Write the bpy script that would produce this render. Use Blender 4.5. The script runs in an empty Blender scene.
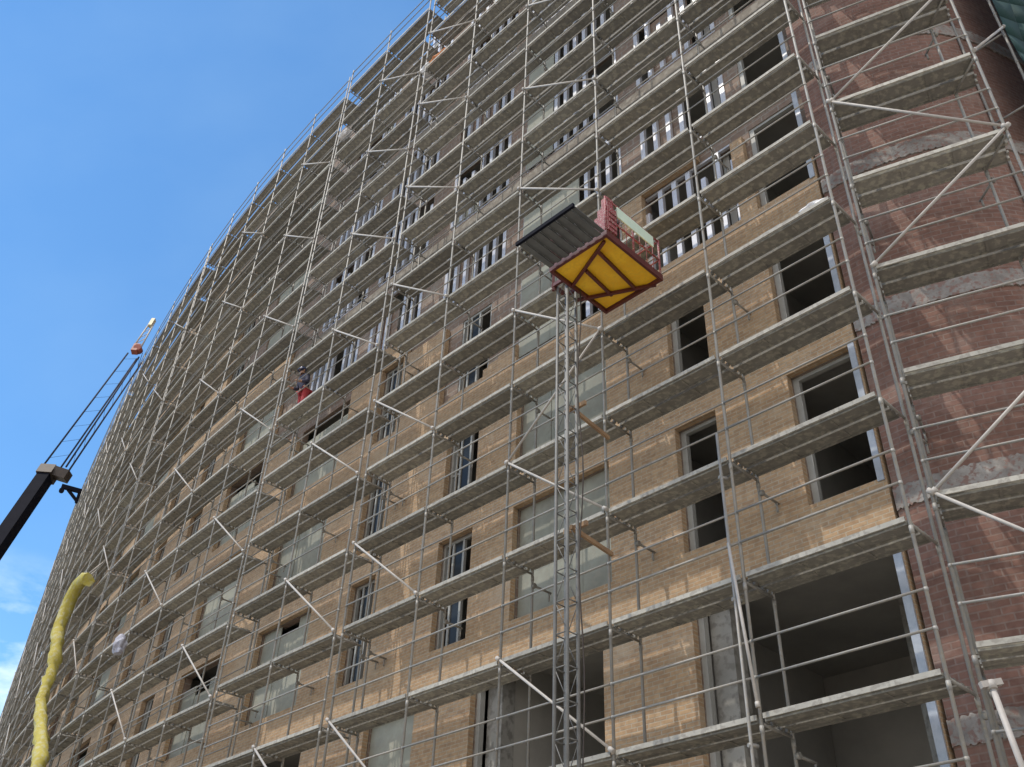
import bpy, math, random
from mathutils import Vector, Matrix
rnd = random.Random(11)
sc = bpy.context.scene
COL = sc.collection

# ------------------------------------------------------------------ tagging
def tag(o, label=None, cat=None, group=None, kind=None):
    if label: o['label'] = label
    if cat: o['category'] = cat
    if group: o['group'] = group
    if kind: o['kind'] = kind
    return o

def empty(name, loc=(0, 0, 0), rz=0.0, label=None, cat=None, group=None):
    o = bpy.data.objects.new(name, None)
    o.empty_display_size = 0.3
    COL.objects.link(o)
    o.location = loc
    o.rotation_euler = (0, 0, rz)
    return tag(o, label, cat, group)

def link(name, me, parent=None, loc=(0, 0, 0), rz=0.0, mat=None):
    o = bpy.data.objects.new(name, me)
    COL.objects.link(o)
    o.location = loc
    o.rotation_euler = (0, 0, rz)
    if parent: o.parent = parent
    return o

# ------------------------------------------------------------------ mesh builder
class MB:
    def __init__(self):
        self.v = []; self.f = []; self.uv = []; self.sm = []
    def face(self, pts, uvs=None, smooth=False):
        b = len(self.v)
        self.v += [tuple(p) for p in pts]
        self.f.append(tuple(range(b, b + len(pts))))
        self.uv += list(uvs) if uvs else [(0.0, 0.0)] * len(pts)
        self.sm.append(smooth)
    def box(self, c, ax, hx, ay, hy, az, hz):
        c = Vector(c); X = Vector(ax).normalized() * hx; Y = Vector(ay).normalized() * hy; Z = Vector(az).normalized() * hz
        if X.cross(Y).dot(Z) < 0: X = -X
        P = lambda i, j, k: c + X * i + Y * j + Z * k
        for q, (a, b2) in (([P(-1,-1,-1),P(-1,1,-1),P(1,1,-1),P(1,-1,-1)],(hy,hx)), ([P(-1,-1,1),P(1,-1,1),P(1,1,1),P(-1,1,1)],(hx,hy)),
                  ([P(-1,-1,-1),P(1,-1,-1),P(1,-1,1),P(-1,-1,1)],(hx,hz)), ([P(1,1,-1),P(-1,1,-1),P(-1,1,1),P(1,1,1)],(hx,hz)),
                  ([P(-1,1,-1),P(-1,-1,-1),P(-1,-1,1),P(-1,1,1)],(hy,hz)), ([P(1,-1,-1),P(1,1,-1),P(1,1,1),P(1,-1,1)],(hy,hz))):
            self.face(q, [(0,0),(2*a,0),(2*a,2*b2),(0,2*b2)])
        return self
    def abox(self, x0, x1, y0, y1, z0, z1):
        return self.box(((x0+x1)/2,(y0+y1)/2,(z0+z1)/2),(1,0,0),abs(x1-x0)/2,(0,1,0),abs(y1-y0)/2,(0,0,1),abs(z1-z0)/2)
    def bar(self, a, b, w, h, up=(0,0,1)):
        a = Vector(a); b = Vector(b); d = (b-a)
        L = d.length; d.normalize(); u = Vector(up)
        if abs(d.dot(u)) > .98: u = Vector((1,0,0))
        s = d.cross(u).normalized(); u = s.cross(d)
        return self.box((a+b)/2, d, L/2, s, w/2, u, h/2)
    def tube(self, a, b, r, n=7, r2=None, caps=True):
        return self.sweep([a, b], [r, r if r2 is None else r2], n, caps)
    def sweep(self, pts, rs, n=8, caps=True):
        pts = [Vector(p) for p in pts]
        if not isinstance(rs, (list, tuple)): rs = [rs]*len(pts)
        rings = []
        d0 = (pts[1]-pts[0]).normalized()
        u = Vector((0,0,1)) if abs(d0.z) < .9 else Vector((1,0,0))
        for i, p in enumerate(pts):
            d = (pts[min(i+1,len(pts)-1)]-pts[max(i-1,0)]).normalized()
            s = d.cross(u).normalized(); u = s.cross(d).normalized()
            rings.append([p + (s*math.cos(2*math.pi*k/n) + u*math.sin(2*math.pi*k/n))*rs[i] for k in range(n)])
        b = len(self.v)
        for R in rings: self.v += [tuple(p) for p in R]
        for i in range(len(rings)-1):
            for k in range(n):
                k2 = (k+1) % n
                self.f.append((b+i*n+k, b+i*n+k2, b+(i+1)*n+k2, b+(i+1)*n+k)); self.sm.append(True)
                self.uv += [(k/n,i),(k2/n,i),(k2/n,i+1),(k/n,i+1)]
        if caps:
            self.f.append(tuple(b+k for k in reversed(range(n)))); self.sm.append(False); self.uv += [(0,0)]*n
            self.f.append(tuple(b+(len(rings)-1)*n+k for k in range(n))); self.sm.append(False); self.uv += [(0,0)]*n
        return self
    def mesh(self, name, mat):
        me = bpy.data.meshes.new(name)
        me.from_pydata(self.v, [], self.f)
        l = me.uv_layers.new(name='UVMap')
        for i, u in enumerate(self.uv): l.data[i].uv = u
        me.polygons.foreach_set('use_smooth', self.sm)
        me.materials.append(mat)
        me.update()
        return me
    def build(self, name, mat, parent=None, loc=(0,0,0), rz=0.0):
        return link(name, self.mesh(name, mat), parent, loc, rz)

# ------------------------------------------------------------------ materials
def newmat(name):
    m = bpy.data.materials.new(name); m.use_nodes = True
    nt = m.node_tree; nt.nodes.clear()
    out = nt.nodes.new('ShaderNodeOutputMaterial')
    b = nt.nodes.new('ShaderNodeBsdfPrincipled')
    nt.links.new(b.outputs[0], out.inputs[0])
    return m, nt, b

def N(nt, t, **kw):
    n = nt.nodes.new(t)
    for k, v in kw.items():
        if k.startswith('i_'): n.inputs[k[2:].replace('_', ' ')].default_value = v
        else: setattr(n, k, v)
    return n

def mix(nt, fac, a, b, blend='MIX'):
    n = nt.nodes.new('ShaderNodeMix'); n.data_type = 'RGBA'; n.blend_type = blend
    for k, v in ((0, fac), (6, a), (7, b)):
        if hasattr(v, 'is_output') or isinstance(v, bpy.types.NodeSocket): nt.links.new(v, n.inputs[k])
        else: n.inputs[k].default_value = v if k == 0 else (tuple(v) + (1,) if len(v) == 3 else v)
    return n.outputs[2]

def ramp(nt, src, stops):
    r = nt.nodes.new('ShaderNodeValToRGB')
    while len(r.color_ramp.elements) < len(stops): r.color_ramp.elements.new(.5)
    for e, (p, c) in zip(r.color_ramp.elements, stops):
        e.position = p; e.color = (c, c, c, 1) if not isinstance(c, tuple) else c + (1,)
    nt.links.new(src, r.inputs[0])
    return r.outputs[0]

def noisy(name, c1, c2, scale=3.0, rough=.8, metal=0.0, bump=.2, bscale=None, rand=.0, coord='Object', dirt=None):
    """two-tone worn surface with fine bump; rand = brightness change from object to object"""
    m, nt, b = newmat(name)
    tc = N(nt, 'ShaderNodeTexCoord')
    n1 = N(nt, 'ShaderNodeTexNoise', i_Scale=scale, i_Detail=8.0, i_Roughness=.65)
    nt.links.new(tc.outputs[coord], n1.inputs[0])
    col = mix(nt, ramp(nt, n1.outputs[0], [(.32, 0.0), (.68, 1.0)]), c1, c2)
    if dirt:
        n3 = N(nt, 'ShaderNodeTexNoise', i_Scale=scale*5, i_Detail=4.0)
        nt.links.new(tc.outputs[coord], n3.inputs[0])
        col = mix(nt, ramp(nt, n3.outputs[0], [(.5, 0.0), (.62, 1.0)]), col, dirt)
    if rand:
        oi = N(nt, 'ShaderNodeObjectInfo')
        mr = N(nt, 'ShaderNodeMapRange'); mr.inputs[3].default_value = 1-rand; mr.inputs[4].default_value = 1+rand
        nt.links.new(oi.outputs['Random'], mr.inputs[0])
        hs = N(nt, 'ShaderNodeHueSaturation')
        nt.links.new(mr.outputs[0], hs.inputs['Value']); nt.links.new(col, hs.inputs['Color'])
        col = hs.outputs[0]
    nt.links.new(col, b.inputs['Base Color'])
    b.inputs['Roughness'].default_value = rough; b.inputs['Metallic'].default_value = metal
    if bump:
        n2 = N(nt, 'ShaderNodeTexNoise', i_Scale=bscale or scale*8, i_Detail=4.0)
        nt.links.new(tc.outputs[coord], n2.inputs[0])
        bp = N(nt, 'ShaderNodeBump', i_Strength=bump, i_Distance=.02)
        nt.links.new(n2.outputs[0], bp.inputs['Height']); nt.links.new(bp.outputs[0], b.inputs['Normal'])
    return m

def brickmat(name, cols, mortar, bw, rh, ms, drip=0.0, patch=None):
    m, nt, b = newmat(name)
    uv = N(nt, 'ShaderNodeTexCoord')
    # slight wobble of the courses
    w = N(nt, 'ShaderNodeTexNoise', i_Scale=2.0, i_Detail=2.0)
    nt.links.new(uv.outputs['UV'], w.inputs[0])
    sub = N(nt, 'ShaderNodeVectorMath', operation='SUBTRACT'); sub.inputs[1].default_value = (.5, .5, .5)
    nt.links.new(w.outputs['Color'], sub.inputs[0])
    scl = N(nt, 'ShaderNodeVectorMath', operation='SCALE'); scl.inputs['Scale'].default_value = .03
    nt.links.new(sub.outputs[0], scl.inputs[0])
    add = N(nt, 'ShaderNodeVectorMath', operation='ADD')
    nt.links.new(uv.outputs['UV'], add.inputs[0]); nt.links.new(scl.outputs[0], add.inputs[1])
    br = N(nt, 'ShaderNodeTexBrick', offset=.5)
    br.inputs['Color1'].default_value = cols[0] + (1,); br.inputs['Color2'].default_value = cols[1] + (1,)
    br.inputs['Mortar'].default_value = mortar + (1,)
    br.inputs['Scale'].default_value = 1.0; br.inputs['Mortar Size'].default_value = ms
    br.inputs['Mortar Smooth'].default_value = .2; br.inputs['Bias'].default_value = -.1
    br.inputs['Brick Width'].default_value = bw; br.inputs['Row Height'].default_value = rh
    nt.links.new(add.outputs[0], br.inputs['Vector'])
    n1 = N(nt, 'ShaderNodeTexNoise', i_Scale=.55, i_Detail=6.0, i_Roughness=.7)
    nt.links.new(uv.outputs['UV'], n1.inputs[0])
    col = mix(nt, ramp(nt, n1.outputs[0], [(.3, 0.0), (.7, .8)]), br.outputs[0], cols[2], 'MIX')
    col = mix(nt, .55, col, br.outputs[0])
    # mortar smears and streaks running down the wall
    mp = N(nt, 'ShaderNodeMapping'); mp.inputs['Scale'].default_value = (5.0, .55, 1)
    nt.links.new(uv.outputs['UV'], mp.inputs[0])
    n2 = N(nt, 'ShaderNodeTexNoise', i_Scale=1.6, i_Detail=5.0, i_Roughness=.6)
    nt.links.new(mp.outputs[0], n2.inputs[0])
    col = mix(nt, ramp(nt, n2.outputs[0], [(.52, 0.0), (.75, max(drip, .25))]), col, tuple(c*1.0 for c in mortar))
    n4 = N(nt, 'ShaderNodeTexNoise', i_Scale=9.0, i_Detail=3.0)
    nt.links.new(uv.outputs['UV'], n4.inputs[0])
    col = mix(nt, ramp(nt, n4.outputs[0], [(.4, 0.0), (.75, .45)]), col, tuple(c*.55 for c in cols[1]))
    if patch:
        n5 = N(nt, 'ShaderNodeTexNoise', i_Scale=.35, i_Detail=7.0, i_Roughness=.72)
        mp2 = N(nt, 'ShaderNodeMapping'); mp2.inputs['Location'].default_value = (7.3, 3.1, 0); mp2.inputs['Scale'].default_value = (1, 1.6, 1)
        nt.links.new(uv.outputs['UV'], mp2.inputs[0]); nt.links.new(mp2.outputs[0], n5.inputs[0])
        col = mix(nt, ramp(nt, n5.outputs[0], [(.56, 0.0), (.66, .6)]), col, patch)
    nt.links.new(col, b.inputs['Base Color'])
    b.inputs['Roughness'].default_value = .9
    bp = N(nt, 'ShaderNodeBump', i_Strength=.6, i_Distance=.015)
    bp.invert = True
    nt.links.new(br.outputs['Fac'], bp.inputs['Height']); nt.links.new(bp.outputs[0], b.inputs['Normal'])
    return m

M = {}
M['brick'] = brickmat('tan_brick', ((.48, .315, .18), (.35, .215, .12), (.48, .345, .22)), (.45, .385, .295), .24, .072, .010, .35, (.50, .40, .29))
M['block'] = brickmat('brown_block', ((.25, .17, .13), (.20, .14, .11), (.30, .24, .19)), (.30, .27, .24), .40, .20, .016, .5, (.33, .29, .25))
M['redblock'] = brickmat('red_hollow_brick', ((.225, .118, .09), (.16, .082, .064), (.245, .15, .12)), (.235, .17, .145), .28, .10, .012, .8, (.27, .20, .175))
M['conc'] = noisy('concrete', (.36, .35, .32), (.24, .235, .22), 1.4, .9, 0, .3, 14, dirt=(.20, .19, .175))
M['slabedge'] = noisy('stained_slab_edge', (.25, .22, .18), (.17, .145, .12), 1.2, .95, 0, .4, 12, dirt=(.29, .26, .22))
M['concd'] = noisy('rough_concrete_band', (.36, .34, .32), (.17, .15, .14), 2.6, .95, 0, .5, 20, dirt=(.23, .15, .13))
M['soffit'] = noisy('slab_soffit', (.40, .385, .355), (.29, .28, .26), .8, .9, 0, .2, 10)
M['inner'] = noisy('plaster', (.46, .44, .40), (.34, .325, .30), .7, .9, 0, .1)
M['green'] = noisy('green_gypsum_board', (.35, .355, .30), (.25, .255, .22), 1.6, .9, 0, .1, rand=.18, dirt=(.30, .295, .25))
M['steel'] = noisy('galvanised_tube', (.30, .295, .28), (.215, .21, .20), 5, .55, .1, .05, rand=.16, dirt=(.27, .25, .215))
M['steelw'] = noisy('pale_zinc_tube', (.46, .43, .40), (.36, .34, .315), 6, .6, .0, .05, rand=.08)
M['maststeel'] = noisy('dull_mast_steel', (.19, .19, .185), (.12, .12, .118), 5, .6, .1, .05)
M['deck'] = noisy('deck_plank', (.265, .258, .235), (.185, .18, .165), 2.2, .75, .0, .2, 22, rand=.25, dirt=(.33, .32, .275))
M['stud'] = noisy('zinc_stud', (.66, .665, .71), (.54, .545, .59), 3, .4, .3, .05, rand=.1)
M['film'] = noisy('bluish_film', (.44, .47, .52), (.30, .34, .40), 5, .35, 0, .3, 12)
M['frame'] = noisy('grey_window_frame', (.38, .38, .36), (.30, .30, .285), 4, .6, 0, .05)
M['dark'] = noisy('dark_sheathing', (.06, .055, .055), (.10, .09, .085), 1.2, .8, 0, .1)
M['glass'], nt, b = newmat('window_glass')
b.inputs['Base Color'].default_value = (.03, .035, .04, 1); b.inputs['Roughness'].default_value = .25; b.inputs['Specular IOR Level'].default_value = .15
M['yellow'] = noisy('yellow_floor_sheet', (.95, .60, .03), (.84, .44, .015), 3.2, .5, 0, .08, dirt=(.84, .50, .03))
M['maroon'] = noisy('dark_red_paint', (.115, .022, .018), (.075, .016, .016), 5, .5, 0, .05)
M['red'] = noisy('red_paint', (.30, .05, .065), (.20, .04, .05), 7, .6, 0, .05, dirt=(.36, .24, .22))
M['orangered'] = noisy('orange_red_paint', (.30, .075, .05), (.20, .05, .035), 5, .55, 0, .05)
M['ribbed'] = noisy('grey_ribbed_sheet', (.15, .16, .165), (.10, .105, .11), 3, .55, .3, .05)
M['signw'] = noisy('pale_green_sign', (.66, .78, .66), (.55, .70, .60), 4, .5, 0, .02)
M['black'] = noisy('black_paint', (.005, .006, .012), (.009, .010, .018), 3, .8, 0, .05)
M['craned'] = noisy('dark_brown_steel', (.06, .045, .036), (.035, .028, .025), 4, .6, .2, .05)
M['jib'] = noisy('dark_blue_grey_paint', (.05, .055, .085), (.035, .04, .06), 4, .7, 0, .05)
M['jibt'] = noisy('pale_yellow_paint', (.62, .56, .36), (.50, .44, .28), 4, .5, 0, .05)
M['chute'] = noisy('yellow_plastic_sleeve', (.50, .45, .10), (.38, .31, .05), 1.4, .8, 0, .8, 6, dirt=(.46, .43, .22))
M['net'] = noisy('green_debris_net', (.008, .045, .042), (.005, .028, .028), 1.1, .85, 0, .4, 60)
M['sack'] = noisy('white_plastic_sack', (.78, .78, .80), (.58, .58, .60), 7, .5, 0, .6, 18)
M['greysack'] = noisy('grey_blue_sack', (.44, .45, .53), (.26, .27, .34), 7, .6, 0, .6, 14)
M['timber'] = noisy('weathered_timber', (.36, .24, .14), (.24, .15, .09), 3, .85, 0, .2)
M['orange'] = noisy('orange_tarp', (.62, .25, .08), (.45, .17, .07), 4, .7, 0, .4, 12)
M['skin'] = noisy('skin', (.42, .25, .17), (.38, .22, .15), 8, .6, 0, .05)
M['navy'] = noisy('navy_jacket', (.03, .032, .06), (.05, .05, .085), 6, .85, 0, .3)
M['redcloth'] = noisy('red_work_trousers', (.36, .035, .04), (.28, .03, .035), 6, .85, 0, .3)
M['hat'] = noisy('dark_blue_helmet', (.05, .07, .16), (.05, .07, .14), 3, .35, 0, .02)
M['rubber'] = noisy('rubber', (.02, .02, .02), (.035, .035, .035), 5, .8, 0, .1)
M['cabglass'] = M['glass']
M['ground'] = noisy('dusty_yard', (.40, .345, .27), (.31, .265, .205), .12, .95, 0, .5, 3, dirt=(.36, .31, .24))

for _k in ('black', 'jib'): M[_k].node_tree.nodes['Principled BSDF'].inputs['Specular IOR Level'].default_value = .08
# ------------------------------------------------------------------ facade curve (plan)
KS = [0, 12.5, 20, 30, 45, 60, 80, 112]
KT = [133.11, 132.67, 130.47, 124.93, 119.48, 117.82, 112.26, 107.52]
def theta(s):
    if s <= 0: return math.radians(KT[0])
    for i in range(len(KS)-1):
        if s <= KS[i+1]:
            return math.radians(KT[i] + (KT[i+1]-KT[i])*(s-KS[i])/(KS[i+1]-KS[i]))
    return math.radians(KT[-1])
STEP = .05
_C = [Vector((5.12, 10.77))]
for i in range(int(112/STEP)):
    t = theta((i+.5)*STEP)
    _C.append(_C[-1] + Vector((math.cos(t), math.sin(t)))*STEP)
def T(s):
    t = theta(s); return Vector((math.cos(t), math.sin(t)))
def NN(s):
    t = theta(s); return Vector((math.sin(t), -math.cos(t)))
def C(s):
    if s < 0: return _C[0] + T(0)*s
    k = s/STEP; i = min(int(k), len(_C)-2)
    return _C[i].lerp(_C[i+1], min(k-i, 1))
def W(s, d, z):
    p = C(s) + NN(s)*d
    return Vector((p.x, p.y, z))

# ------------------------------------------------------------------ building
SILL = [9.43 + 3.33*k for k in range(8)]
HEAD = [s + 2.55 for s in SILL]
ROOF = 34.3
END = 84.0
# columns of openings (s0, s1, kind) for the finished storeys
COLS = [(.75, 1.95, 'a'), (3.43, 4.34, 'b'), (5.95, 8.6, 'board'), (9.87, 11.0, 'mull'), (13.3, 14.3, 'mull'), (16.0, 18.65, 'board'), (20.7, 23.3, 'board')]
s = 25.2
pat = [(1.1, 'mull', 2.2), (1.0, 'mull', 1.9), (2.6, 'board', 2.0), (1.1, 'mull', 1.7), (2.5, 'board', 1.9)]
i = 0
while s < END-4:
    w, kd, g = pat[i % 5]
    COLS.append((s, s+w, kd)); s += w+g; i += 1
# wide openings of the unfinished storeys near the hoist
UCOLS = [(.75, 1.95, 'a'), (2.35, 4.75, 'stud'), (5.4, 8.75, 'stud'), (9.45, 11.95, 'stud'), (13.0, 15.5, 'stud'), (16.1, 18.7, 'stud')] + [c for c in COLS if c[0] > 20]

def brick_top(s):
    if s < .66: return -1
    if s < 2.05: return 17.3
    if s < 3.2: return 18.4
    if s < 4.1: return 21.3 - .18*int((4.1-s)/.225)
    if s < 5.2: return 18.9
    if s < 5.95: return 18.9
    if s < 8.7: return 15.95
    if s < 11.5: return 16.0 + .075*int((11.5-s)/.36)
    if s < 13.2: return 18.6
    if s < 15.8: return 19.7 - .16*int(abs(s-14.5)/.3)
    if s < 20.5: return 17.6 + .15*int((s-15.8)/.5)
    if s < 26: return 23.0 + .16*int((s-20.5)/.6)
    return ROOF - .1
openings = []   # s0, s1, z0, z1, kind, storey
for k in range(8):
    cols = COLS if k < 2 else (UCOLS if k > 2 else UCOLS[:3] + [c for c in COLS if c[0] > 9])
    for (a, b_, kd) in cols:
        if k >= 2 and a > 12 and brick_top((a+b_)/2) > HEAD[k]: pass
        openings.append((a, b_, SILL[k], HEAD[k], kd, k))
low = [(.78, 4.3, 4.6, 8.62, 'open', -1), (6.2, 9.6, 4.6, 8.45, 'open', -1), (11.3, 13.0, 5.6, 8.4, 'board', -1), (15.4, 18.4, 4.9, 8.45, 'open', -1), (20.6, 23.3, 4.9, 8.45, 'board', -1)]
s = 25.2
for (a, b_, kd) in COLS:
    if a > 25: low.append((a, b_, 5.6, 8.4, kd, -1))
for (a, b_, z0, z1, kd, k) in list(low):
    low.append((a, b_, .4 if kd == 'open' else 1.2, 4.0, 'open' if kd == 'open' else kd, -2))
openings += low

def in_open(s, z):
    for o in openings:
        if o[0] < s < o[1] and o[2] < z < o[3]: return True
    return False

def grid_leaf(sb, zb, solid, d, t):
    mb = MB()
    F = [[solid((sb[i]+sb[i+1])/2, (zb[j]+zb[j+1])/2) for j in range(len(zb)-1)] for i in range(len(sb)-1)]
    ni, nj = len(sb)-1, len(zb)-1
    P = [(C(s), NN(s)) for s in sb]
    def V(i, dd, j):
        p = P[i][0] + P[i][1]*dd
        return (p.x, p.y, zb[j])
    for i in range(ni):
        j = 0
        while j < nj:
            if not F[i][j]: j += 1; continue
            j2 = j
            while j2+1 < nj and F[i][j2+1]: j2 += 1
            # vertical run merged into one quad
            mb.face([V(i,d,j), V(i,d,j2+1), V(i+1,d,j2+1), V(i+1,d,j)], [(sb[i],zb[j]),(sb[i],zb[j2+1]),(sb[i+1],zb[j2+1]),(sb[i+1],zb[j])])
            if j > 0: mb.face([V(i,d,j), V(i+1,d,j), V(i+1,d+t,j), V(i,d+t,j)], [(sb[i],0),(sb[i+1],0),(sb[i+1],t),(sb[i],t)])
            mb.face([V(i,d,j2+1), V(i,d+t,j2+1), V(i+1,d+t,j2+1), V(i+1,d,j2+1)], [(sb[i],0),(sb[i],t),(sb[i+1],t),(sb[i+1],0)])
            j = j2+1
        for j in range(nj):
            if not F[i][j]: continue
            if i == 0 or not F[i-1][j]:
                mb.face([V(i,d,j), V(i,d+t,j), V(i,d+t,j+1), V(i,d,j+1)], [(0,zb[j]),(t,zb[j]),(t,zb[j+1]),(0,zb[j+1])])
            if i == ni-1 or not F[i+1][j]:
                mb.face([V(i+1,d,j), V(i+1,d,j+1), V(i+1,d+t,j+1), V(i+1,d+t,j)], [(0,zb[j]),(0,zb[j+1]),(t,zb[j+1]),(t,zb[j])])
    return mb

def uniq(v):
    v = sorted(v); o = [v[0]]
    for x in v[1:]:
        if x-o[-1] > .004: o.append(x)
    return o

BL = empty('apartment_building', (C(20).x, C(20).y, 0), 0, 'long curved apartment block under construction in tan brick, behind the scaffolding', 'building')
def bpart(mb, name, mat, parent=None):
    o = mb.build(name, M[mat], None)
    p = parent or BL
    o.parent = p
    o.matrix_parent_inverse = Matrix.Translation(-Vector(BL.location)) if p is BL else Matrix.Identity(4)
    return o

edges_s = [o[0] for o in openings] + [o[1] for o in openings]
edges_z = [o[2] for o in openings] + [o[3] for o in openings]
steps = [.66, 2.05, 3.2, 4.1, 5.2, 5.95, 8.7, 11.5, 13.2, 15.8, 20.5, 26] + [4.1-.225*k for k in range(1, 4)] + [11.5-.36*k for k in range(1, 8)] + [14.5+.3*k for k in range(-4, 5)] + [15.8+.5*k for k in range(1, 10)] + [20.5+.6*k for k in range(1, 9)]
sb = uniq([.66, END] + edges_s + steps + [1.0*k for k in range(1, int(END))])
tops = set(round(brick_top((sb[i]+sb[i+1])/2), 4) for i in range(len(sb)-1))
zb = uniq([0, ROOF-.1] + edges_z + [z for z in tops if z > 0])
bpart(grid_leaf(sb, zb, lambda s, z: z < brick_top(s) and not in_open(s, z), 1.2, .14), 'brick_wall', 'brick')
sb2 = uniq([.3, END] + edges_s + [1.0*k for k in range(1, int(END))])
zb2 = uniq([0, ROOF] + edges_z)
bpart(grid_leaf(sb2, zb2, lambda s, z: not in_open(s, z), 1.36, .2), 'block_wall', 'block')

def strip(s0, s1, d0, d1, z0, z1, step=1.0):
    mb = MB()
    n = max(1, int((s1-s0)/step))
    ss = [s0+(s1-s0)*k/n for k in range(n+1)]
    for a, b_ in zip(ss[:-1], ss[1:]):
        mb.face([W(a,d0,z0), W(a,d0,z1), W(b_,d0,z1), W(b_,d0,z0)], [(a,z0),(a,z1),(b_,z1),(b_,z0)])
        mb.face([W(b_,d1,z0), W(b_,d1,z1), W(a,d1,z1), W(a,d1,z0)], [(b_,z0),(b_,z1),(a,z1),(a,z0)])
        mb.face([W(a,d0,z0), W(b_,d0,z0), W(b_,d1,z0), W(a,d1,z0)], [(a,d0),(b_,d0),(b_,d1),(a,d1)])
        mb.face([W(a,d0,z1), W(a,d1,z1), W(b_,d1,z1), W(b_,d0,z1)], [(a,d0),(a,d1),(b_,d1),(b_,d0)])
    for q in (s0, s1):
        mb.face([W(q,d0,z0), W(q,d1,z0), W(q,d1,z1), W(q,d0,z1)])
    return mb
for k in range(-2, 8):
    z = 8.98 + 3.33*k if k >= 0 else (4.15 if k == -1 else .02)
    bpart(strip(.34, END, 1.565, 9.0, z, z+.3), 'floor_slab', 'soffit')
    if k >= 2: bpart(strip(.34, END, 1.325, 1.355, z+.0, z+.33), 'slab_edge', 'slabedge')
bpart(strip(.3, END, 1.34, 9.2, ROOF, ROOF+.25), 'roof', 'conc')
bpart(strip(.3, END, 9.0, 9.2, 0, ROOF-.003), 'back_wall', 'block')
# rooms: one mesh of cross walls and a corridor wall
mb = MB()
q = .36
cw = [.36, 2.7, 5.1, 9.2, 12.2, 15.0, 19.6, 24.3]
x = 29.0
while x < END: cw.append(x); x += 5.5
for k in range(-2, 8):
    z0 = 9.283 + 3.33*k if k >= 0 else (4.453 if k == -1 else .323)
    z1 = 8.977 + 3.33*(k+1) if k >= 0 else (8.977 if k == -1 else 4.147)
    for c in cw:
        if k < 0 and c in (2.7,): continue
        a = W(c, 1.58, z0); b_ = W(c, 6.5, z0); tt = T(c)
        mb.box(((a.x+b_.x)/2, (a.y+b_.y)/2, (z0+z1)/2), (NN(c).x, NN(c).y, 0), 2.45, (tt.x, tt.y, 0), .08, (0, 0, 1), (z1-z0)/2)
bpart(mb, 'partition_walls', 'inner')
bpart(strip(.34, END, 6.6, 6.75, .33, ROOF-.3, 1.0), 'corridor_wall', 'inner')
# concrete columns in the big ground openings
for (sc_, z0, z1) in ((4.02, .33, 8.96), (9.3, .33, 8.96), (1.9, .33, 8.96)):
    dd = 1.75 if sc_ != 1.9 else 4.2
    c = W(sc_, dd, (z0+z1)/2)
    mb = MB().box(c, (T(sc_).x, T(sc_).y, 0), .2, (NN(sc_).x, NN(sc_).y, 0), .17, (0,0,1), (z1-z0)/2)
    bpart(mb, 'concrete_column', 'conc')

for (a_, b_, z1) in ((4.2, 4.31, 8.62), (9.5, 9.61, 8.45), (6.19, 6.27, 8.45)):
    mb = MB(); t_ = T(a_); n_ = NN(a_); c = W((a_+b_)/2, 1.44, (.4+z1)/2)
    mb.box(c, (t_.x, t_.y, 0), (b_-a_)/2, (n_.x, n_.y, 0), .06, (0, 0, 1), (z1-.4)/2)
    bpart(mb, 'window_frame', 'frame')
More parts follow.
